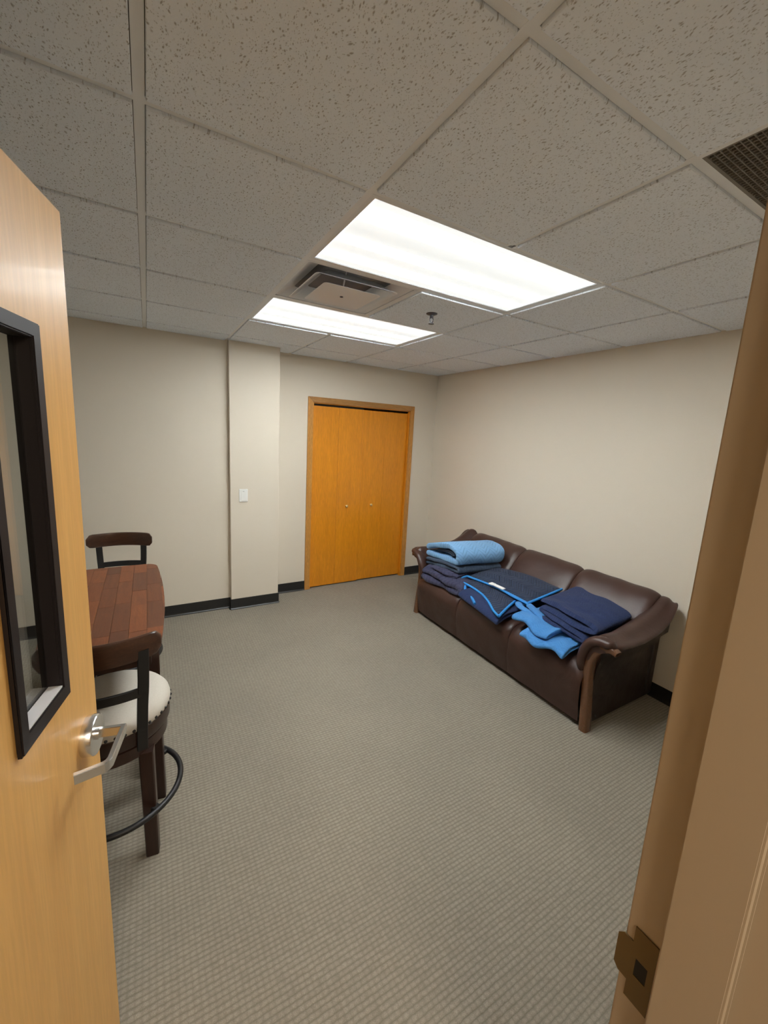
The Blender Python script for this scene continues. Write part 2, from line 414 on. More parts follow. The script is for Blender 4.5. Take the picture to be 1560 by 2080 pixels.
for y in ys:
    for i in range(len(segx)-1):
        x0, x1 = segx[i], segx[i+1]
        if abs(x1-x0-G) < .01: link('grid_bar', by, MT['tee'], ceil, (x0, y, ZC))
        else:
            link('grid_bar', fin(B(tw if i else 0, x1-x0-(tw if x1 < XR else 0), -tw, tw, .0005, .004), 'grid_bar'), MT['tee'], ceil, (x0, y, ZC))
LIGHT_CELLS = {(0, 1), (1, 1), (0, 3), (1, 3)}; VENT = (0, 2); GRILLE = (1, -1)
def tile_bm(w_, d_):
    t = bmesh.new(); box(t, -w_/2, w_/2, -d_/2, d_/2, -.008, .014, bev=.0022, seg=1)
    return t
full = fin(tile_bm(G-2*tw-.003, G-2*tw-.003), 'ceiling_tile')
cx_ = [XL]+xs+[XR]; cy_ = [YN]+ys+[YF]
for i in range(len(cx_)-1):
    for j in range(len(cy_)-1):
        key = (i-4, j-2)
        if key in LIGHT_CELLS or key == VENT or key == GRILLE: continue
        x0, x1, y0, y1 = cx_[i], cx_[i+1], cy_[j], cy_[j+1]
        yend = YFL if (y1 == YF and x1 <= XA+.02) else y1
        ex0 = x0+(tw if x0 != XL else .0); ex1 = x1-(tw if x1 != XR else .0); ey0 = y0+(tw if y0 != YN else 0); ey1 = yend-(tw if y1 != YF else 0)
        c = ((ex0+ex1)/2, (ey0+ey1)/2, ZC); sx, sy = ex1-ex0-.003, ey1-ey0-.003
        if sx < .02 or sy < .02: continue
        isfull = abs(sx-(G-2*tw-.003)) < .002 and abs(sy-(G-2*tw-.003)) < .002
        link('ceiling_tile', full if isfull else fin(tile_bm(sx, sy), 'ceiling_tile'), MT['tile'], ceil, c)
# wall angle trims at the ceiling edge
b = bmesh.new(); box(b, XR-.02, XR, YN, YF, ZC-.001, ZC+.012); box(b, CX1, XR, YF-.02, YF, ZC-.001, ZC+.012); box(b, XL, CX0, YFL-.02, YFL, ZC-.001, ZC+.012); box(b, CX0-.012, CX1+.012, YCOL-.014, YCOL, ZC-.009, ZC+.012)
structure('trim_2', b, MT['tee'], 'thin metal wall angle where tiles meet the walls', 'trim')
# corridor ceiling
structure('ceiling.001', B(XL, XR, YB, .075, ZC, ZC+.03), MT['tile'], 'hall ceiling outside the doorway', 'ceiling')

# ------------------------------------------------------------------ troffers, vent, grille, sprinkler
def troffer(j, label):
    x0, x1 = XA, XA+2*G; y0, y1 = YC+j*G, YC+(j+1)*G
    t = thing('ceiling_light', label, 'ceiling light', ((x0+x1)/2, (y0+y1)/2, ZC), group='fluorescent ceiling lights')
    hx, hy = G-tw, G/2-tw
    b = ring_prism(bmesh.new(), (-hx, hx, -hy, hy), (-hx+.018, hx-.018, -hy+.018, hy-.018), lambda a, c, s: (a, c, .0 if s == 0 else .02))
    obj('frame', b, MT['white_metal'], t)
    b = B(-hx+.017, hx-.017, -hy+.017, hy-.017, .004, .008)
    obj('diffuser', b, MT['lens'], t)
    obj('housing', B(-hx+.01, hx-.01, -hy+.01, hy-.01, .02, .055), MT['white_metal'], t)
troffer(1, 'large fluorescent ceiling panel light nearer the doorway, in front of the air vent')
troffer(3, 'fluorescent ceiling panel light nearer the pillar and closet, behind the air vent')
vx, vy = XA+G/2, YC+2.5*G
t = thing('air_vent', 'square white ceiling air vent between the two lit panels', 'air vent', (vx, vy, ZC))
h = G/2-tw
b = ring_prism(bmesh.new(), (-h, h, -h, h), (-h+.012, h-.012, -h+.012, h-.012), lambda a, c, s: (a, c, 0 if s == 0 else .012))
obj('frame', b, MT['white_metal'], t)
def square_cone(bm, lv):
    rows = []
    for a, z in lv:
        r = []
        rad = min(.02, a*.2)
        for cx1, cy1, a0 in ((1, 1, 0), (-1, 1, 90), (-1, -1, 180), (1, -1, 270)):
            for k in range(4):
                q = math.radians(a0+k*30); r.append((cx1*(a-rad)+rad*math.cos(q), cy1*(a-rad)+rad*math.sin(q), z))
        rows.append(r)
    grid_mesh(bm, rows, closed=True)
    return bm
b = square_cone(bmesh.new(), [(h-.012, .004), (h-.022, .006), (.235, .030), (.20, .040)])
obj('pan', b, MT['white_metal'], t, smooth=30)
b = square_cone(bmesh.new(), [(.20, .040), (.185, .052), (.15, .057)])
b.faces.new([v for v in b.verts][-16:]); obj('neck', b, MT['neck_shade'], t, smooth=30)  # dark grey stands in for shade deep in the vent
b = square_cone(bmesh.new(), [(.222, -.010), (.224, -.0115), (.221, -.0125), (.205, -.006), (.17, .022), (.145, .04), (.143, .039), (.168, .020), (.203, -.0085)])
obj('louver_ring', b, MT['white_metal'], t, smooth=30)
b = square_cone(bmesh.new(), [(.156, -.022), (.158, -.0235), (.155, -.0245), (.145, -.0225), (.08, -.021), (.02, -.0205), (.001, -.0205)]); 
obj('center_plate', b, MT['white_metal'], t, smooth=30)
obj('screw', lathe(bmesh.new(), [(.009, -.0205), (.009, -.023), (.006, -.0245), (.001, -.025)], 12), MT['chrome'], t)
obj('support_rod', tube(bmesh.new(), [(-.05, -.17, .05), (-.045, -.12, -.018)], .004, 8), MT['white_metal'], t)
gx, gy = XA+1.5*G, YC-.5*G
t = thing('return_grille', 'dark grey egg-crate return air grille in the ceiling above the door frame', 'air vent', (gx, gy, ZC))
b = ring_prism(bmesh.new(), (-h, h, -h, h), (-h+.008, h-.008, -h+.008, h-.008), lambda a, c, s: (a, c, .001 if s == 0 else .014))
obj('frame', b, MT['eggcrate'], t)
b = bmesh.new(); n_ = 42; st = 2*(h-.008)/n_
for k in range(1, n_):
    q = -h+.008+k*st
    box(b, q-.0012, q+.0012, -h+.008, h-.008, .002, .013); box(b, -h+.008, h-.008, q-.0012, q+.0012, .002, .013)
tag(obj('eggcrate_core', b, MT['eggcrate'], t), kind='stuff')
obj('filter', B(-h+.004, h-.004, -h+.004, h-.004, .016, .022), plain('filter_brown', (.10, .085, .065), .95), t)
t = thing('sprinkler_head', 'small dark pendant fire sprinkler hanging from the tile by the second light', 'sprinkler', (1.497, 2.128, ZC-.008))
obj('escutcheon', lathe(bmesh.new(), [(.034, 0), (.033, -.003), (.022, -.007), (.012, -.010), (.001, -.010)], 24), MT['chrome'], t, smooth=40)
obj('body', lathe(bmesh.new(), [(.011, -.008), (.011, -.022), (.008, -.026), (.001, -.026)], 16), MT['chrome'], t, smooth=40)
b = bmesh.new()
for s in (-1, 1): tube(b, spline([(s*.009, 0, -.022), (s*.013, 0, -.036), (s*.004, 0, -.054)], 5), .0028, 8)
obj('yoke', b, MT['chrome'], t, smooth=60)
obj('bulb', lathe(bmesh.new(), [(.001, -.026), (.0025, -.028), (.0025, -.048), (.001, -.05)], 10), MT['grey_plastic'], t, smooth=60)
b = lathe(bmesh.new(), [(.001, -.053), (.005, -.054), (.017, -.057), (.017, -.059), (.001, -.059)], 20)
obj('deflector', b, MT['chrome'], t, smooth=40)
# ------------------------------------------------------------------ closet
door1 = thing('door_1', 'honey oak bifold closet doors in an oak casing at the end wall', 'closet door', ((DX0+DX1)/2, YF, 0), kind='structure')
ox = (DX0+DX1)/2
def P1(x, y, z): return (x-ox, y-YF, z)
CO0, CO1, CZ, CW = 1.427, 2.729, 2.076, .057
for sgn, xo in ((1, CO0), (-1, CO1)):
    b = prism(bmesh.new(), [P1(xo, YF-.018, 0), P1(xo+sgn*CW, YF-.018, 0), P1(xo+sgn*CW, YF-.018, CZ-CW), P1(xo, YF-.018, CZ)], (0, .018, 0))
    bmesh.ops.bevel(b, geom=list(b.edges), offset=.003, segments=2, affect='EDGES')
    obj('casing', b, MT['oak_trim'], door1)
b = prism(bmesh.new(), [P1(CO0, YF-.018, CZ), P1(CO1, YF-.018, CZ), P1(CO1-CW, YF-.018, CZ-CW), P1(CO0+CW, YF-.018, CZ-CW)], (0, .018, 0))
bmesh.ops.bevel(b, geom=list(b.edges), offset=.003, segments=2, affect='EDGES')
m_h = wood('oak_head', (.50, .255, .078), (.42, .19, .05), (1.4, 26, 26), .36, .1, .45, streak=.5)
obj('head_casing', b, m_h, door1)
b = bmesh.new(); box(b, *[v for v in (DX0-ox, DX0+.014-ox, -.004, .12, 0, DZ)]); box(b, DX1-.014-ox, DX1-ox, -.004, .12, 0, DZ); box(b, DX0-ox, DX1-ox, -.004, .12, DZ-.012, DZ)
obj('jamb', b, MT['oak'], door1)
obj('track', B(DX0+.014-ox, DX1-.014-ox, .03, .06, DZ-.035, DZ-.012), MT['dark'], door1)
pw = (DX1-DX0-.028-.008)/4
for k in range(4):
    x0 = DX0+.014+.002+k*(pw+.0004)+(.003 if k > 1 else 0)
    pr = -.006 if k < 2 else .008
    z0, z1 = (.012, DZ-.034) if k < 2 else (.016, DZ-.02)
    pn = obj('door_panel', B(x0-ox+.0006, x0+pw-ox-(.0006 if k != 2 else .0001), .022+pr, .055+pr, z0, z1, bev=.002 if k < 2 else .0007, seg=1), MT['oak'], door1)
    if k in (1, 2):
        kx = (1.903 if k == 1 else 2.222)-ox
        b = lathe(bmesh.new(), [(.001, 0), (.009, 0), (.008, .004), (.0055, .010), (.008, .016), (.0145, .021), (.016, .027), (.013, .033), (.006, .036), (.001, .0365)], 20, (kx, .022+pr, .918), 'y')
        obj('knob', b, MT['brass'], pn, smooth=60)
# ------------------------------------------------------------------ wall plate on the column
t = thing('wall_plate', 'white rectangular wall switch plate on the pale pillar', 'switch plate', (.747, YCOL, 1.106))
obj('plate', B(-.0385, .0385, -.008, 0, -.060, .060, bev=.004), MT['white_plastic'], t)
obj('rocker', B(-.024, .024, -.0105, -.004, -.047, .047, bev=.002), MT['white_plastic'], t)
obj('indicator_slot', B(-.008, .008, -.0112, -.008, .036, .042, bev=.001, seg=1), MT['grey_plastic'], t)
# ------------------------------------------------------------------ door frame (steel jamb)
fr = thing('trim_1', 'tan painted steel door frame around the open doorway', 'door frame', (OX1, YN, 0), kind='structure')
Y0, Y1, Y2, Y3 = .060, .105, .175, .222
def jamb_prof(xo, s):
    # s=+1: right jamb (opening on -x), profile walks room side -> corridor side
    return [(xo+s*.05, Y3-.012), (xo+s*.05, Y3), (xo, Y3), (xo, Y2), (xo-s*.016, Y2), (xo-s*.016, Y1), (xo, Y1), (xo, Y0), (xo+s*.05, Y0), (xo+s*.05, Y0+.014)]
for nm, xo, s in (('right_jamb', OX1, 1), ('hinge_jamb', OX0, -1)):
    b = prism(bmesh.new(), [(x-OX1, y-YN, 0) for x, y in jamb_prof(xo, s)], (0, 0, OZ+.05))
    eds = [e for e in b.edges if abs(e.verts[0].co.z-e.verts[1].co.z) > 1]
    bmesh.ops.bevel(b, geom=eds, offset=.0022, segments=2, affect='EDGES')
    obj('jamb', b, MT['jamb'], fr)
b = prism(bmesh.new(), [(OX0-.04-OX1, y-YN, z) for y, z in [(Y3, OZ+.05), (Y3, OZ), (Y2, OZ), (Y2, OZ-.016), (Y1, OZ-.016), (Y1, OZ), (Y0, OZ), (Y0, OZ+.05)]], (OX1-OX0+.08, 0, 0))
obj('head_jamb', b, MT['jamb'], fr)
# strike plate with lip and latch hole
zs = 1.0
b = bmesh.new()
def pl(pts, d=.0016):
    prism(b, [(-.0006, y-YN, z) for y, z in pts], (-d, 0, 0))
yp0, yp1 = Y2+.004, Y3-.012
hz0, hz1, hy0, hy1 = zs-.016, zs+.013, .187, .203
pl([(yp0, zs-.061), (yp1, zs-.061), (yp1, hz0), (yp0, hz0)]); pl([(yp0, hz1), (yp1, hz1), (yp1, zs+.061), (yp0, zs+.061)])
pl([(yp0, hz0), (hy0, hz0), (hy0, hz1), (yp0, hz1)]); pl([(hy1, hz0), (yp1, hz0), (yp1, hz1), (hy1, hz1)])
lip = [(yp1, zs-.034), (Y3+.001, zs-.034), (Y3+.008, zs-.026), (Y3+.008, zs+.026), (Y3+.001, zs+.034), (yp1, zs+.034)]
pl(lip)
sp_ = obj('strike_plate', b, MT['brassplate'], fr)
obj('latch_hole', B(-.0014, -.0004, hy0-YN, hy1-YN, hz0, hz1), MT['dark'], fr)
# ------------------------------------------------------------------ open door with vision lite
dv = Vector((.224, .975, 0)).normalized(); nv = Vector((dv.y, -dv.x, 0))
E0 = Vector((-.133, 1.114, 0)); LEN = .906
HG = E0-dv*LEN
ang = math.atan2(dv.y, dv.x)
door2 = thing('door_2', 'open maple door with a narrow dark-framed glass lite', 'door', HG, ang, kind='structure')
# local: +x from hinge to leading edge, -y is the face towards the camera (nv), z up
TH = .038
def D(s, n, z): return (s+LEN, -n, z)
LS0, LS1, LZ0, LZ1 = -.301, -.174, 1.208, 1.866
OS0, OS1, QZ0, QZ1 = -.326, -.147, 1.177, 1.892
b = ring_prism(bmesh.new(), (-LEN, 0, .008, 2.134), (LS0-.023, LS1+.023, LZ0-.023, LZ1+.023), lambda a, c, s: D(a, 0 if s == 0 else -TH, c))
eds = [e for e in b.edges if abs(e.verts[0].co.z-e.verts[1].co.z) > 2]
bmesh.ops.bevel(b, geom=eds, offset=.0025, segments=2, affect='EDGES')
leaf = obj('door_leaf', b, MT['maple'], door2)
def lite_face(n0, n1, nm, g=0.0):
    b = ring_prism(bmesh.new(), (OS0-g, OS1+g, QZ0-g, QZ1+g), (LS0-g, LS1+g, LZ0-g, LZ1+g), lambda a, c, s: D(a, n0 if s == 0 else n1, c))
    bmesh.ops.bevel(b, geom=[e for e in b.edges if e.calc_length() > .1], offset=.0025, segments=2, affect='EDGES')
    return obj(nm, b, MT['bronze'], door2)
lite_face(.010, -.001, 'lite_frame'); lite_face(-TH-.004, -TH+.001, 'lite_frame', .022)
b = ring_prism(bmesh.new(), (LS0-.022, LS1+.022, LZ0-.022, LZ1+.022), (LS0+.001, LS1-.001, LZ0+.001, LZ1-.001), lambda a, c, s: D(a, .004 if s == 0 else -.030, c))
obj('lite_reveal', b, MT['bronze'], door2)
tag(obj('lite_sill', B(D(LS0+.002, 0, 0)[0], D(LS1-.002, 0, 0)[0], -.008, TH/2-.004, LZ0+.001, LZ0+.004), MT['sill'], door2), 'pale sill strip at the foot of the lite')
obj('glass_pane', B(D(LS0, 0, 0)[0], D(LS1, 0, 0)[0], TH/2-.003, TH/2+.003, LZ0, LZ1), MT['glass'], door2)
b = bmesh.new(); HS, HZ2 = -.068, 1.015
lev = obj('lever_handle', lathe(bmesh.new(), [(.001, 0), (.0445, 0), (.0445, .020), (.043, .0222), (.013, .0225), (.001, .0225)], 40, D(HS, 0, HZ2), 'y'), MT['nickel'], door2, smooth=40)
b = bar(bmesh.new(), [D(HS, .020, HZ2+.004), D(HS, .0745, HZ2+.004), D(HS-.100, .0775, HZ2+.004), D(HS-.108, .075, HZ2+.004), D(HS-.114, .070, HZ2+.004), D(HS-.134, .024, HZ2+.004)], .022, .0105, bev=.0012)
obj('lever', b, MT['nickel'], lev)
obj('spindle_collar', lathe(bmesh.new(), [(.014, .022), (.014, .028), (.001, .028)], 20, D(HS, 0, HZ2+.003), 'y'), MT['nickel'], lev, smooth=40)
lv2 = obj('lever_handle', lathe(bmesh.new(), [(.001, 0), (.0445, 0), (.0445, -.020), (.001, -.0225)], 40, D(HS, -TH, HZ2), 'y'), MT['nickel'], door2, smooth=40)
b = bar(bmesh.new(), [D(HS, -TH-.02, HZ2), D(HS, -TH-.07, HZ2), D(HS-.105, -TH-.07, HZ2), D(HS-.13, -TH-.02, HZ2)], .022, .0105, bev=.0012)
obj('lever', b, MT['nickel'], lv2)
for z in (.28, 1.08, 1.88):
    obj('hinge', lathe(bmesh.new(), [(.001, z-.055), (.0075, z-.055), (.0075, z+.055), (.001, z+.055)], 12, (-.004, TH+.006, 0)), MT['nickel'], door2, smooth=40)
# ------------------------------------------------------------------ pub table
TX, TY, TH_ = -.176, 2.150, .916
tb = thing('pub_table', 'narrow counter-height table with a reddish wood block top beside the open door', 'table', (TX, TY, 0))
def outline(hx, hy, bow, rc, n=14):
    pts = []
    for sx, sy in ((1, -1), (1, 1), (-1, 1), (-1, -1)):
        a0 = {(1, -1): -90, (1, 1): 0, (-1, 1): 90, (-1, -1): 180}[(sx, sy)]
        for k in range(7):
            q = math.radians(a0+15*k); pts.append(Vector((sx*(hx-rc)+rc*math.cos(q), sy*(hy-rc)+rc*math.sin(q), 0)))
        if sx == 1 and sy == -1 or sx == -1 and sy == 1:
            for k in range(1, n):
                f = k/n; y = sy*(hy-rc)*(1-2*f) if True else 0
                pts.append(Vector((sx*(hx), y, 0)))
    for p in pts:
        f = 1-(p.y/hy)**2
        if abs(p.x) > hx-rc*1.01: p.x += math.copysign(bow*f, p.x)
    return pts
HXT, HYT, BOW = .190, .502, .026
out = outline(HXT, HYT, BOW, .055)
b = prism(bmesh.new(), [(p.x*.985, p.y*.992, TH_-.034) for p in out], (0, 0, .026))
bmesh.ops.bevel(b, geom=[e for e in b.edges if abs(e.verts[0].co.z-e.verts[1].co.z) < .001 and e.verts[0].co.z < TH_-.03], offset=.006, segments=2, affect='EDGES')
top = obj('table_top', b, MT['espresso'], tb)
def clip(poly, conv):
    n = len(conv)
    for i in range(n):
        a, c = conv[i], conv[(i+1) % n]; res = []
        def side(p): return (c.x-a.x)*(p.y-a.y)-(c.y-a.y)*(p.x-a.x)
        for k in range(len(poly)):
            p, q = poly[k], poly[(k+1) % len(poly)]; sp, sq = side(p), side(q)
            if sp >= 0: res.append(p)
            if sp*sq < 0: res.append(p.lerp(q, sp/(sp-sq)))
        poly = res
        if len(poly) < 3: return None
    return poly
colw = .062; x = -.228; rnd = random.Random(3)
while x < .23:
    y = -HYT-.02-rnd.uniform(0, .2)
    while y < HYT+.02:
        L = rnd.uniform(.14, .30); g = .0005
        pc = clip([Vector((x+g, y+g, 0)), Vector((x+colw-g, y+g, 0)), Vector((x+colw-g, y+L-g, 0)), Vector((x+g, y+L-g, 0))], out)
        if pc:
            dd = []
            for p in pc:
                if not dd or (p-dd[-1]).length > 1e-4: dd.append(p)
            if len(dd) > 2:
                bb = prism(bmesh.new(), [(p.x, p.y, TH_-.009) for p in dd], (0, 0, .009+rnd.uniform(-.0003, .0003)))
                obj('plank', bb, MT['plank'], top)
        y += L
    x += colw
b = ring_prism(bmesh.new(), (-.155, .155, -.45, .45), (-.135, .135, -.43, .43), lambda a, c, s: (a, c, TH_-.034 if s == 0 else TH_-.115))
obj('apron', b, MT['espresso'], tb)
for sx in (-1, 1):
    for ly in (-.072, .40):
        obj('leg', B(sx*.152-.032, sx*.152+.032, ly-.032, ly+.032, 0, TH_-.034, bev=.004), MT['espresso'], tb)
    obj('stretcher', B(sx*.152-.014, sx*.152+.014, -.042, .37, .14, .19, bev=.003), MT['espresso'], tb)
# ------------------------------------------------------------------ swivel stools
def make_stool(loc, rz, label, brz=0.0):
    BR = Matrix.Rotation(brz, 3, 'Z')
    r = thing('bar_stool', label, 'bar stool', loc, rz, group='swivel counter stools at the narrow table')
    # local: sitter faces +y, back at -y
    obj('seat_base', lathe(bmesh.new(), [(.001, .455), (.185, .455), (.192, .462), (.192, .508), (.186, .512), (.186, .518), (.2, .522), (.204, .53), (.204, .578), (.198, .584), (.001, .584)], 48), MT['espresso'], r, smooth=35)
    prof = [(.001, .58), (.203, .582), (.207, .590), (.208, .606), (.204, .622), (.192, .637), (.165, .649), (.11, .657), (.05, .660), (.001, .6605)]
    st_ = obj('seat_cushion', lathe(bmesh.new(), prof, 56), MT['linen'], r, smooth=60)
    b = bmesh.new()
    for k in range(44):
        a = 2*math.pi*k/44
        t_ = bmesh.new(); bmesh.ops.create_uvsphere(t_, u_segments=8, v_segments=5, radius=.0062)
        merge(b, t_, Matrix.Translation((.2075*math.cos(a), .2075*math.sin(a), .5925)))
    tag(obj('nailheads', b, MT['black_metal'], st_, smooth=60), kind='stuff')
    for sx in (-1, 1):
        for sy in (-1, 1):
            bb = bar(bmesh.new(), [BR @ Vector((sx*.139, sy*.139, 0)), BR @ Vector((sx*.132, sy*.132, .47))], [.046, .05], [.046, .05], BR @ Vector((0, 1, 0)), .004)
            obj('leg', bb, MT['espresso'], r)
    obj('foot_ring', tube(bmesh.new(), [(.236*math.cos(2*math.pi*k/64), .236*math.sin(2*math.pi*k/64), .215) for k in range(64)], .0115, 12, closed=True), MT['black_metal'], r, smooth=60)
    for sx in (-1, 1):
        for sy in (-1, 1): obj('ring_bracket', bar(bmesh.new(), [BR @ Vector((sx*.150, sy*.150, .215)), BR @ Vector((sx*.168, sy*.168, .215))], .02, .03), MT['black_metal'], r)
    def arc(x, depth, hw=.19): return -.243+depth*(x/hw)**2
    for s in (-1, 1):
        pts = spline([(s*.110, -.178, .50), (s*.113, -.184, .585), (s*.119, -.208, .70), (s*.126, -.222, .80), (s*.130, -.222, .93)], 5)
        obj('back_post', bar(bmesh.new(), pts, .036, .012, (s*1, .25, 0), .002), MT['black_metal'], r)
    pts = [(x_, arc(x_, .05)+.004, .766) for x_ in [-.118+.236*k/14 for k in range(15)]]
    obj('lower_rail', bar(bmesh.new(), pts, .036, .010, (0, 0, 1), .002), MT['black_metal'], r)
    # curved top rail with softened ends
    rows = []
    n_ = 24; hw = .187
    for k in range(n_+1):
        x_ = -hw+2*hw*k/n_; e = 1-abs(x_)/hw
        hh = .046 if e > .16 else .046*(.45+.55*math.sqrt(max(0, 1-(1-e/.16)**2)))
        th = .012; y_ = arc(x_, .062); zc = .938
        ringp = []
        for a in range(12):
            q = 2*math.pi*a/12; cq, sq = math.cos(q), math.sin(q)
            ringp.append((x_, y_+th*math.copysign(abs(cq)**.5, cq), zc+hh*math.copysign(abs(sq)**.45, sq)))
        rows.append(ringp)
    obj('top_rail', grid_mesh(bmesh.new(), rows, closed=True, cap=True), MT['rail_wood'], r, smooth=50)
    return r
make_stool((-.166, 1.806, 0), math.radians(-2), 'cream-seated stool pulled up under the near end of the table, beside the door lever', math.radians(-5))
make_stool((-.212, 2.972, 0), math.radians(172), 'stool at the far end of the table, only its curved wooden back showing')
# ------------------------------------------------------------------ sofa
SY = 2.205; SX = 2.60
sofa = thing('sofa', 'dark brown leather three-seat sofa with curled wood-trimmed arms against the bare wall', 'sofa', (SX, SY, 0))
def so(p): return Vector((p[0]-SX, p[1]-SY, p[2]))
def mir(p): return Vector((p[0], 2*SY-p[1], p[2]))
Y0S, Y1S = 1.325, 3.085; CW3 = (Y1S-Y0S)/3
seat_prof = spline([(2.79, .36), (2.78, .415), (2.66, .432), (2.48, .440), (2.34, .430), (2.252, .395), (2.212, .325), (2.218, .23), (2.238, .12), (2.252, .035)], 5)
back_prof = spline([(2.82, .36), (2.735, .40), (2.715, .47), (2.735, .56), (2.800, .66), (2.868, .735), (2.925, .772), (2.975, .780), (3.010, .755), (3.022, .70)], 5)
def pillow(prof, y0, y1, depth, edge=.10, ins=(2.55, .2), ny=26, closeprof=None, crown=None):
    rows = []
    for k in range(ny+1):
        f = k/ny; f = .5-.5*math.cos(math.pi*f); y = y0+(y1-y0)*f
        e = min(y-y0, y1-y)/edge
        q = depth*(1-math.sqrt(max(0, 1-(1-min(1, e))**2)))
        row = []
        for i, p in enumerate(prof):
            a = prof[max(0, i-1)]; c = prof[min(len(prof)-1, i+1)]; t = Vector((c[0]-a[0], c[1]-a[1])); t.normalize(); n = Vector((-t[1], t[0]))
            if n.dot(Vector((ins[0]-p[0], ins[1]-p[1]))) < 0: n = -n
            qq = q*min(1, max(.12, (p[1]-.14)/.22))
            wr = .004*noise.noise(Vector((p[0]*9, y*9, p[1]*9)))
            row.append(so((p[0]+n[0]*(qq+wr), y, p[1]+n[1]*(qq+wr))))
        rows.append(row)
    bm = bmesh.new(); grid_mesh(bm, rows)
    return bm
for k in range(3):
    obj('seat_cushion', pillow(seat_prof, Y0S+k*CW3, Y0S+(k+1)*CW3, .026, .07, (2.55, .15)), MT['leather'], sofa, smooth=70)
for k in range(3):
    obj('back_cushion', pillow(back_prof, 1.300+k*.578, 1.300+(k+1)*.578+(.07 if k == 2 else 0), .030, .09, (2.96, .5)), MT['leather'], sofa, smooth=70)
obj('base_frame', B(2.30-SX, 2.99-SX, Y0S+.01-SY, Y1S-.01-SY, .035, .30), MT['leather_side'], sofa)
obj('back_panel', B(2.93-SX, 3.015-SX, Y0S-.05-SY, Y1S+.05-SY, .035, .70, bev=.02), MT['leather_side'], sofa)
# arm pads: stations of (x, inner edge, crest, outer edge, underside)
ST = [  # x, yin, zin, ycr, zcr, yout, zout
    (2.262, 1.335, .545, 1.275, .612, 1.185, .578),
    (2.300, 1.335, .575, 1.270, .630, 1.172, .590),
    (2.360, 1.335, .588, 1.262, .628, 1.165, .588),
    (2.473, 1.335, .594, 1.255, .618, 1.165, .580),
    (2.620, 1.335, .618, 1.250, .634, 1.165, .586),
    (2.767, 1.335, .648, 1.250, .668, 1.168, .612),
    (2.870, 1.335, .685, 1.250, .712, 1.172, .660),
    (2.930, 1.335, .725, 1.250, .752, 1.180, .715),
    (2.975, 1.335, .745, 1.255, .762, 1.195, .735),
    (3.005, 1.330, .720, 1.262, .735, 1.215, .710)]
def arm_pad(mirror):
    rows = []
    for i, (x, yi, zi, yc, zc, yo, zo) in enumerate(ST):
        fr_ = 1.0
        ring = [(x, yi+.035, .36), (x, yi+.028, .44), (x, yi+.012, zi-.045), (x, yi-.010, zi-.005), (x, (yi+yc)/2, (zi+zc)/2+.008), (x, yc, zc), (x, (yc+yo)/2, zc-.012*1.0-.25*(zc-zo)), (x, yo+.008, zo+.012), (x, yo, zo-.004), (x, yo+.010, zo-.020), (x, yo+.05, zo-.030), (x, yc+.02, zo-.05), (x, yi, zi-.14), (x, yi+.02, .38)]
        if i == 0:
            cc = Vector((x, 1.275, .55)); ring = [cc+(Vector(p)-cc)*.90 for p in ring]
        ring = [so(mir(p)+Vector((0, .05, .025))*min(1, max(0, (p[2]-.40)/.15)) if mirror else p) for p in ring]
        sm = spline(ring+[ring[0]], 3)[:-1]
        rows.append(sm)
    # smooth along x
    cols = list(zip(*rows)); dense = [spline(c, 4) for c in cols]; rows = [list(r) for r in zip(*dense)]
    # rounded nose
    c0 = sum((Vector(p) for p in rows[0]), Vector())/len(rows[0])
    nose = [[c0+(Vector(p)-c0)*f+Vector((-.016*(1-f*f)**.5, 0, 0)) for p in rows[0]] for f in (.45, .72, .90)]
    bm = bmesh.new(); grid_mesh(bm, nose+rows, closed=True, cap=True)
    return bm
def wood_trim(mirror):
    path = [(1.283, 0), (1.293, .12), (1.305, .25), (1.314, .36), (1.309, .45), (1.285, .520), (1.243, .562), (1.196, .577), (1.160, .568)]
    P = spline([Vector((0, y, z)) for y, z in path], 6); n = len(P); rows = []
    for i, p in enumerate(P):
        t = (P[min(n-1, i+1)]-P[max(0, i-1)]).normalized(); s = Vector((0, t.z, -t.y))
        f = i/(n-1); hw = (.026-.002*f) if f < .55 else .0249-.0105*((f-.55)/.45)**2.0
        xf, xb = 2.238+.012*min(1, f*1.6)-.0*f, 2.305
        ring = []
        for a in range(14):
            q = 2*math.pi*a/14; cq, sq = math.cos(q), math.sin(q)
            ring.append(Vector(((xf+xb)/2+(xb-xf)/2*math.copysign(abs(cq)**.38, cq), p.y, p.z))+s*hw*math.copysign(abs(sq)**.38, sq))
        rows.append([so(mir(q) if mirror else q) for q in ring])
    return grid_mesh(bmesh.new(), rows, closed=True, cap=True)
def side_panel(mirror):
    rows = []
    for (x, yi, zi, yc, zc, yo, zo) in ST[1:-1]:
        lo = .028
        line = [(1.288, lo), (1.290, .15), (1.290, .30), (1.284, .40), (1.262, .48), (1.225, .53), (yo+.022, zo-.03), (yo+.006, zo-.016), (yo+.018, zo-.010), (1.29, zo-.02), (1.33, .40), (1.335, .2), (1.333, lo)]
        line[5] = (1.225, min(.53, zo-.055)); line[4] = (1.262, min(.48, zo-.11))
        rows.append([so(mir((x, y, z)) if mirror else (x, y, z)) for y, z in line])
    cols = list(zip(*rows)); dense = [spline(c, 3) for c in cols]
    return grid_mesh(bmesh.new(), [list(r) for r in zip(*dense)], closed=True, cap=True)
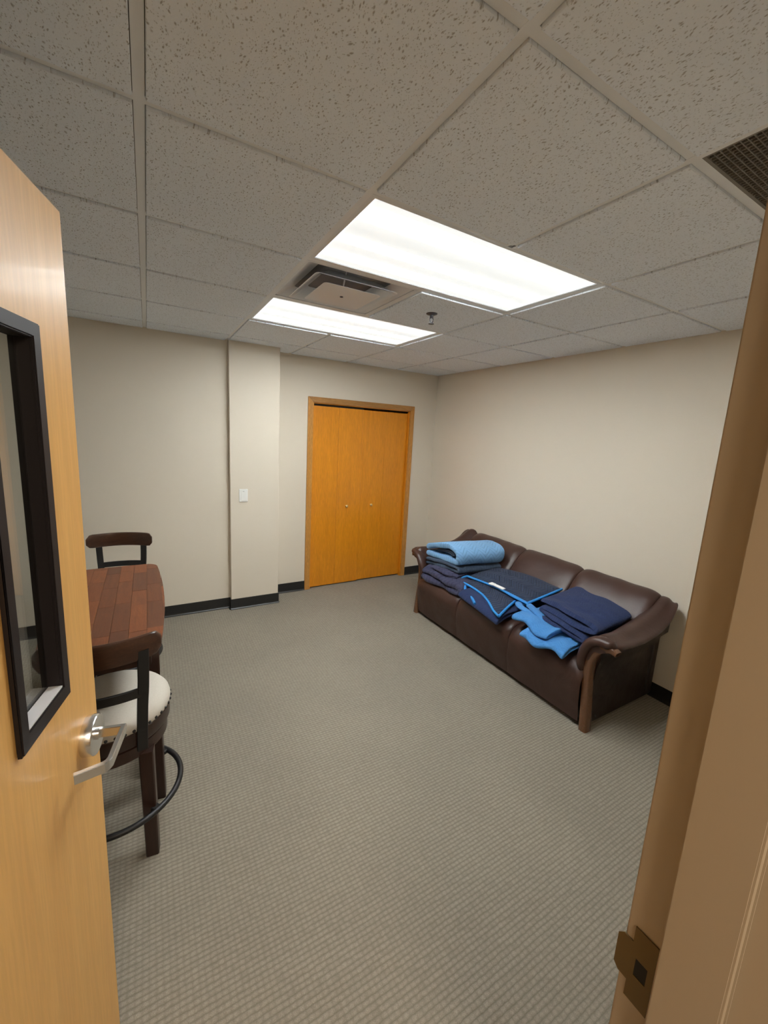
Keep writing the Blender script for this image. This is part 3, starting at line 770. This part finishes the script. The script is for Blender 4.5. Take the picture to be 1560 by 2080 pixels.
def arm_roll(mirror):
    P = spline([(2.268, 1.352, .34), (2.262, 1.356, .44), (2.260, 1.342, .525), (2.262, 1.306, .580), (2.266, 1.258, .604), (2.272, 1.212, .604), (2.282, 1.182, .588)], 6); n = len(P); rows = []
    for i, p in enumerate(P):
        t = (P[min(n-1, i+1)]-P[max(0, i-1)]).normalized(); s_ = Vector((0, t.z, -t.y)).normalized(); f = i/(n-1)
        k = min(1, .35+(1-f)*5, .3+f*6); ring = []
        for a in range(14):
            q = 2*math.pi*a/14; pk = 1+.05*math.sin(i*2.1)*(f > .6)
            ring.append(p+Vector((.042*k*math.cos(q), 0, 0))+s_*(.030*k*pk*math.sin(q)))
        rows.append([so(mir(v)+Vector((0, .03, .0))*max(0, (v.z-.45)/.15) if mirror else v) for v in ring])
    return grid_mesh(bmesh.new(), rows, closed=True, cap=True)
for mr in (False, True):
    obj('arm_roll', arm_roll(mr), MT['leather'], sofa, smooth=60)
    obj('armrest', arm_pad(mr), MT['leather'], sofa, smooth=60)
    obj('arm_trim', wood_trim(mr), MT['sofa_wood'], sofa, smooth=60)
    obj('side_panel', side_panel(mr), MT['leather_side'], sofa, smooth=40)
    yy = (1.30 if not mr else 2*SY-1.30)-SY
    obj('leg', B(2.90-SX, 2.955-SX, yy-.0+(.02 if not mr else -.06), yy+(.06 if not mr else -.02), 0, .06, bev=.004), MT['espresso'], sofa)
b = bmesh.new(); bmesh.ops.create_uvsphere(b, u_segments=12, v_segments=8, radius=.006); bmesh.ops.translate(b, vec=so((2.37, 1.286, .06)), verts=b.verts)
obj('glide_screw', b, MT['chrome'], sofa, smooth=60)
# ------------------------------------------------------------------ folded blankets
def fold(name, prof, t, a0, a1, mat, parent, org, axis='x', warp=None, amp=.006, freq=7, na=22, rag=.0, seed=0, n=6):
    """prof: list of (s,z) centre line in the plane across `axis`; t thickness; extruded a0..a1 along axis"""
    C = spline([Vector((p[0], p[1], 0)) for p in prof], n); m_ = len(C)
    arc = [0]
    for i in range(1, m_): arc.append(arc[-1]+(C[i]-C[i-1]).length)
    up_, dn = [], []
    for i in range(m_):
        tg = (C[min(m_-1, i+1)]-C[max(0, i-1)]).normalized(); nn = Vector((-tg.y, tg.x, 0))
        up_.append((C[i], nn, arc[i])); dn.append((C[i], -nn, arc[i]))
    t0 = (C[0]-C[1]).normalized(); t1 = (C[-1]-C[-2]).normalized()
    ringdef = list(up_)
    for k in range(1, 4):
        q = math.pi*k/4; nn = up_[-1][1]; ringdef.append((C[-1], nn*math.cos(q)+t1*math.sin(q), arc[-1]))
    ringdef += list(reversed(dn))
    for k in range(1, 4):
        q = math.pi*k/4; nn = dn[0][1]; ringdef.append((C[0], nn*math.cos(q)+t0*math.sin(q), arc[0]))
    bm = bmesh.new(); uvl = bm.loops.layers.uv.new('UVMap'); rows = []; uvs = {}
    fr_ = [0, .003, .008, .015]
    L = abs(a1-a0); avals = fr_+[.015+(L-.030)*k/na for k in range(1, na)]+[L-x for x in reversed(fr_)]
    for a in avals:
        e = min(a, L-a); k = math.sqrt(max(.0, 1-(1-min(1, e/.015))**2)); k = .42+.58*k
        al = a0+(a1-a0)*a/L; row = []
        for (c_, nn, ar) in ringdef:
            h_ = t/2*k
            z_n = noise.noise(Vector((c_.x*freq+seed, al*freq, c_.y*freq*2+seed)))
            p = c_+nn*(h_+amp*z_n*1.0)
            ra = rag*noise.noise(Vector((c_.x*5+seed, seed*3.1, ar*4)))*(1 if e < .1 else max(0, 1-(e-.1)/.2))*(1 if a < L/2 else -1)
            s_, z_ = p.x, p.y+.4*amp*noise.noise(Vector((c_.x*3, al*3, seed+9)))
            A = al+ra
            co = Vector((A, s_, z_)) if axis == 'x' else Vector((s_, A, z_))
            if warp: co = Vector(warp(co))
            v_ = bm.verts.new(co-Vector(org)); uvs[v_] = (ar, al); row.append(v_)
        rows.append(row)
    nr = len(ringdef)
    for i in range(len(rows)-1):
        for k in range(nr): bm.faces.new((rows[i][k], rows[i][(k+1) % nr], rows[i+1][(k+1) % nr], rows[i+1][k]))
    m2 = len(up_)
    for R in (rows[0], rows[-1]):   # end caps as strips between top and bottom lines
        top_, bot_ = R[:m2], list(reversed(R[m2+3:m2+3+m2]))
        for k in range(m2-1):
            try: bm.faces.new((top_[k], top_[k+1], bot_[k+1], bot_[k]))
            except ValueError: pass
        try: bm.faces.new([top_[-1]]+R[m2:m2+3]+[bot_[-1]]); bm.faces.new([bot_[0]]+R[m2+3+m2:]+[top_[0]])
        except ValueError: pass
    for f in bm.faces:
        for l in f.loops: l[uvl].uv = uvs[l.vert]
    return obj(name, bm, mat, parent, smooth=80)
def patch(name, fn, t, mat, parent, org, nu=26, nv_=26, seed=0, amp=.004):
    """thick quilted sheet from fn(u,v)->point"""
    bm = bmesh.new(); uvl = bm.loops.layers.uv.new('UVMap'); uvs = {}
    T = [[Vector(fn(i/nu, j/nv_)) for j in range(nv_+1)] for i in range(nu+1)]
    lu = (T[nu][nv_//2]-T[0][nv_//2]).length; lv = (T[nu//2][nv_]-T[nu//2][0]).length
    up_, dn = [], []
    for i in range(nu+1):
        ru, rd = [], []
        for j in range(nv_+1):
            e = min(i, nu-i, j, nv_-j); k = (0.15, .7, .92)[e] if e < 3 else 1
            p = T[i][j]+Vector((0, 0, amp*noise.noise(T[i][j]*9+Vector((seed, 0, 0)))))
            a = bm.verts.new(p+Vector((0, 0, t/2*k))-Vector(org)); c = bm.verts.new(p-Vector((0, 0, t/2*k))-Vector(org))
            uvs[a] = uvs[c] = (i/nu*lu, j/nv_*lv); ru.append(a); rd.append(c)
        up_.append(ru); dn.append(rd)
    for i in range(nu):
        for j in range(nv_):
            bm.faces.new((up_[i][j], up_[i+1][j], up_[i+1][j+1], up_[i][j+1])); bm.faces.new((dn[i][j], dn[i][j+1], dn[i+1][j+1], dn[i+1][j]))
    for i in range(nu):
        for j in (0, nv_): bm.faces.new((up_[i][j], up_[i+1][j], dn[i+1][j], dn[i][j]))
    for j in range(nv_):
        for i in (0, nu): bm.faces.new((up_[i][j], up_[i][j+1], dn[i][j+1], dn[i][j]))
    for f in bm.faces:
        for l in f.loops: l[uvl].uv = uvs[l.vert]
    return obj(name, bm, mat, parent, smooth=80)
def droop(co, x0=2.37, k=1.3):
    d = max(0, x0-co[0]); return (co[0], co[1], co[2]-min(k*d*d*1.6, .02+.35*d))
GB = 'folded moving blankets on the sofa'
# bottom of the stack: dusky purple
og = (2.5, 2.8, .44); t = thing('folded_blanket', 'dusky purple navy quilted blanket at the bottom of the stack by the far arm', 'blanket', og, group=GB)
wp = lambda c: droop((c[0], c[1], c[2]+.02*(c[0]-2.3)))
fold('lower_fold', [(3.03, .463), (2.85, .466), (2.65, .462), (2.53, .466), (2.50, .487), (2.53, .508), (2.65, .514), (2.85, .517), (3.02, .512)], .042, 2.225, 2.70, MT['purple'], t, og, warp=wp, amp=.009, rag=.03, seed=1)
fold('inner_fold', [(2.96, .542), (2.80, .544), (2.64, .541), (2.605, .549), (2.64, .558), (2.78, .562), (2.92, .560)], .018, 2.27, 2.70, MT['purple'], t, og, warp=wp, amp=.006, rag=.04, seed=2)
# slate
og = (2.5, 2.8, .58); t = thing('folded_blanket', 'slate blue-grey blanket in the middle of the stack under the light blue one', 'blanket', og, group=GB)
wp = lambda c: (c[0], c[1]+.12*(2.5-c[0]), c[2]-.026-.12*max(0, c[1]-2.72))
fold('fold', [(3.04, .602), (2.85, .606), (2.68, .603), (2.60, .606), (2.575, .622), (2.60, .638), (2.68, .642), (2.85, .645), (3.03, .643)], .033, 2.29, 2.76, MT['slate'], t, og, warp=wp, amp=.006, rag=.03, seed=3)
# light blue
og = (2.5, 2.8, .66); t = thing('folded_blanket', 'light blue quilted blanket on top of the stack by the far arm', 'blanket', og, group=GB)
wp = lambda c: (c[0]+.05*(c[1]-2.8), c[1]+.16*(2.5-c[0]), c[2]-.22*max(0, c[1]-2.72))
fold('fold', [(3.045, .700), (2.90, .680), (2.75, .660), (2.64, .657), (2.585, .674), (2.570, .715), (2.588, .757), (2.65, .780), (2.78, .785), (2.92, .780), (3.05, .764)], .053, 2.29, 2.76, MT['lightblue'], t, og, warp=wp, amp=.006, rag=.02, seed=4)
tag(fold('inner_fold', [(2.92, .732), (2.79, .724), (2.69, .709), (2.648, .717), (2.69, .732), (2.80, .738), (2.90, .740)], .014, 2.315, 2.74, MT['slate'], t, og, warp=wp, amp=.004, rag=.02, seed=5), 'darker underside folded inside')
# middle navy with bright piping
og = (2.45, 2.25, .44); t = thing('folded_blanket', 'navy zigzag-quilted blanket with bright blue piping and a white tag, middle of the sofa', 'blanket', og, group=GB)
wp = lambda c: droop((c[0]+.10*(c[1]-2.2), c[1], c[2]), 2.30, 1.2)
tag(fold('lower_fold', [(2.66, .492), (2.50, .488), (2.32, .482), (2.21, .478), (2.180, .467), (2.21, .455), (2.32, .455), (2.50, .457), (2.66, .457)], .026, 1.965, 2.46, MT['navy'], t, og, axis='y', warp=wp, amp=.006, rag=.015, seed=6), 'plain navy underside')
def bil(a, b_, c, d):
    a, b_, c, d = map(Vector, (a, b_, c, d))
    return lambda u, v: (a*(1-u)+b_*u)*(1-v)+(d*(1-u)+c*u)*v
# upper sheet: L -> K along u (front edge), v towards the back
Lp, Kp, Rp, BLp = (2.375, 2.565, .545), (2.405, 1.925, .545), (2.735, 1.885, .622), (2.715, 2.60, .575)
f0 = bil(Lp, Kp, Rp, BLp)
def upper(u, v):
    p = f0(u, v); p = Vector(p); p.z += .030*math.sin(math.pi*u)*v+.012*math.sin(math.pi*u)*math.sin(math.pi*v); p.x += .03*math.sin(math.pi*u)*(1-v); return p
patch('upper_fold', upper, .036, MT['navyzig'], t, og, 40, 26, 7)
C0, TP, D2, IN = (2.310, 2.53, .508), (2.150, 1.955, .478), (2.487, 2.065, .525), (2.52, 2.50, .530)
f1 = bil(C0, TP, D2, IN)
def flap(u, v):
    p = Vector(f1(u, v)); p.x += (.055*math.sin(math.pi*min(1, u*1.15)))*(1-v); p.z += .010*math.sin(math.pi*v)-.0*u; return p
patch('front_flap', flap, .026, MT['navyzig'], t, og, 34, 20, 8)
def pipe(fn, pts, dz, r=.0095):
    P = [Vector(fn(u, v))+Vector((0, 0, dz))-Vector(og) for u, v in pts]
    return obj('piping', tube(bmesh.new(), spline(P, 3), r, 8), MT['piping'], t, smooth=60)
seq = [k/12 for k in range(13)]
pipe(upper, [(u, .0) for u in seq], .006); pipe(upper, [(1, v) for v in seq], .006)
pipe(flap, [(u, .0) for u in seq], .004); pipe(flap, [(1, v) for v in seq[:10]], .004)
obj('piping', tube(bmesh.new(), spline([Vector(p)-Vector(og) for p in [Vector(Lp)+Vector((0, 0, .006)), (2.345, 2.590, .533), (2.320, 2.575, .512), Vector(C0)+Vector((0, 0, .003))]], 5), .0095, 8), MT['piping'], t, smooth=60)
obj('piping', tube(bmesh.new(), spline([Vector(p)-Vector(og) for p in [(2.30, 2.50, .495), (2.262, 2.44, .468), (2.235, 2.36, .472), (2.195, 2.275, .470), (2.175, 2.235, .462)]], 5), .0115, 8), MT['piping'], t, smooth=60)
obj('piping', tube(bmesh.new(), spline([Vector(p)-Vector(og) for p in [Vector(upper(.55, .02))+Vector((-.02, 0, .012)), Vector(upper(.8, .0))+Vector((-.022, 0, .010)), Vector(Kp)+Vector((-.012, -.012, .006)), (2.375, 1.90, .535)]], 5), .008, 8), MT['piping'], t, smooth=60)
tg_ = bmesh.new()
for u0, u1, wd in ((.385, .445, .046), (.45, .615, .036)):
    a, c = Vector(upper(u0, -.02)), Vector(upper(u1, -.02)); a.z += .028; c.z += .028
    bar(tg_, [a-Vector(og), c-Vector(og)], .008, wd, (0, 0, 1), .001)
obj('tag', tg_, MT['tagwhite'], t)
# bright blue blanket lying low in front
og = (2.35, 1.65, .44); t = thing('folded_blanket', 'crumpled bright blue blanket under the plain navy one near the front of the sofa', 'blanket', og, group=GB)
wp = lambda c: droop((c[0]-.10*(c[1]-1.56)+.014*math.sin(c[1]*26), c[1], c[2]+.006*math.sin(c[1]*30+c[0]*9)), 2.28, 1.0)
fold('lower_fold', [(2.60, .462), (2.42, .462), (2.28, .460), (2.185, .457), (2.160, .467), (2.185, .478), (2.30, .482), (2.44, .484), (2.60, .484)], .022, 1.425, 1.75, MT['blue'], t, og, axis='y', warp=wp, amp=.009, freq=11, rag=.018, seed=11, na=34)
wp2 = lambda c: droop((c[0]+.16*(c[1]-1.75)+.010*math.sin(c[1]*25+1), c[1], c[2]+.008*math.sin(c[1]*26)), 2.28, 1.0)
fold('upper_fold', [(2.56, .506), (2.40, .505), (2.24, .502), (2.205, .511), (2.24, .521), (2.42, .526), (2.54, .526)], .020, 1.56, 1.89, MT['blue'], t, og, axis='y', warp=wp2, amp=.009, freq=12, rag=.02, seed=12, na=30)
def strip(nm, pts, wd, th):
    P = spline([Vector(p)-Vector(og) for p in pts], 7); n = len(P)
    b = tube(bmesh.new(), P, [wd*(.75+.35*math.sin(3.0*i/n+.4)) for i in range(n)], 12, ry=[th]*n)
    uvl = b.loops.layers.uv.new('UVMap')
    for f in b.faces:
        for l in f.loops: l[uvl].uv = (l.vert.co.x, l.vert.co.y)
    obj(nm, b, MT['blue'], t, smooth=70)
strip('loop_fold', [(2.445, 1.955, .525), (2.385, 1.985, .530), (2.345, 1.925, .528), (2.335, 1.83, .525), (2.30, 1.74, .520), (2.255, 1.66, .508), (2.235, 1.60, .492)], .026, .012)
strip('side_fold', [(2.42, 1.925, .54), (2.385, 1.865, .545), (2.350, 1.79, .540), (2.315, 1.70, .525)], .026, .012)
strip('corner_fold', [(2.30, 1.50, .49), (2.37, 1.455, .505), (2.43, 1.435, .515), (2.45, 1.455, .535)], .024, .010)
# plain navy on top, near arm
og = (2.5, 1.6, .5); t = thing('folded_blanket', 'plain navy felt blanket folded in layers beside the near arm', 'blanket', og, group=GB)
wp = lambda c: (c[0]+.30*(c[1]-1.62)*(1 if c[1] > 1.62 else .1)+1.0*max(0, c[2]-.52)*max(0, (2.5-c[0])/.2), c[1]-.05*max(0, c[0]-2.45)*(1 if c[2] > .575 else 0), c[2]+.14*max(0, c[0]-2.42)+(.02*math.sin((c[1]-1.4)*7)))
fold('fold', [(1.80, .523), (1.66, .520), (1.52, .515), (1.425, .516), (1.398, .527), (1.425, .540), (1.55, .546), (1.68, .549), (1.775, .552), (1.80, .560), (1.775, .570), (1.66, .573), (1.52, .572), (1.42, .580), (1.365, .594), (1.40, .612), (1.53, .612), (1.70, .611), (1.83, .606)], .022, 2.285, 2.745, MT['navy'], t, og, warp=wp, amp=.006, freq=9, rag=.03, seed=14, n=5)
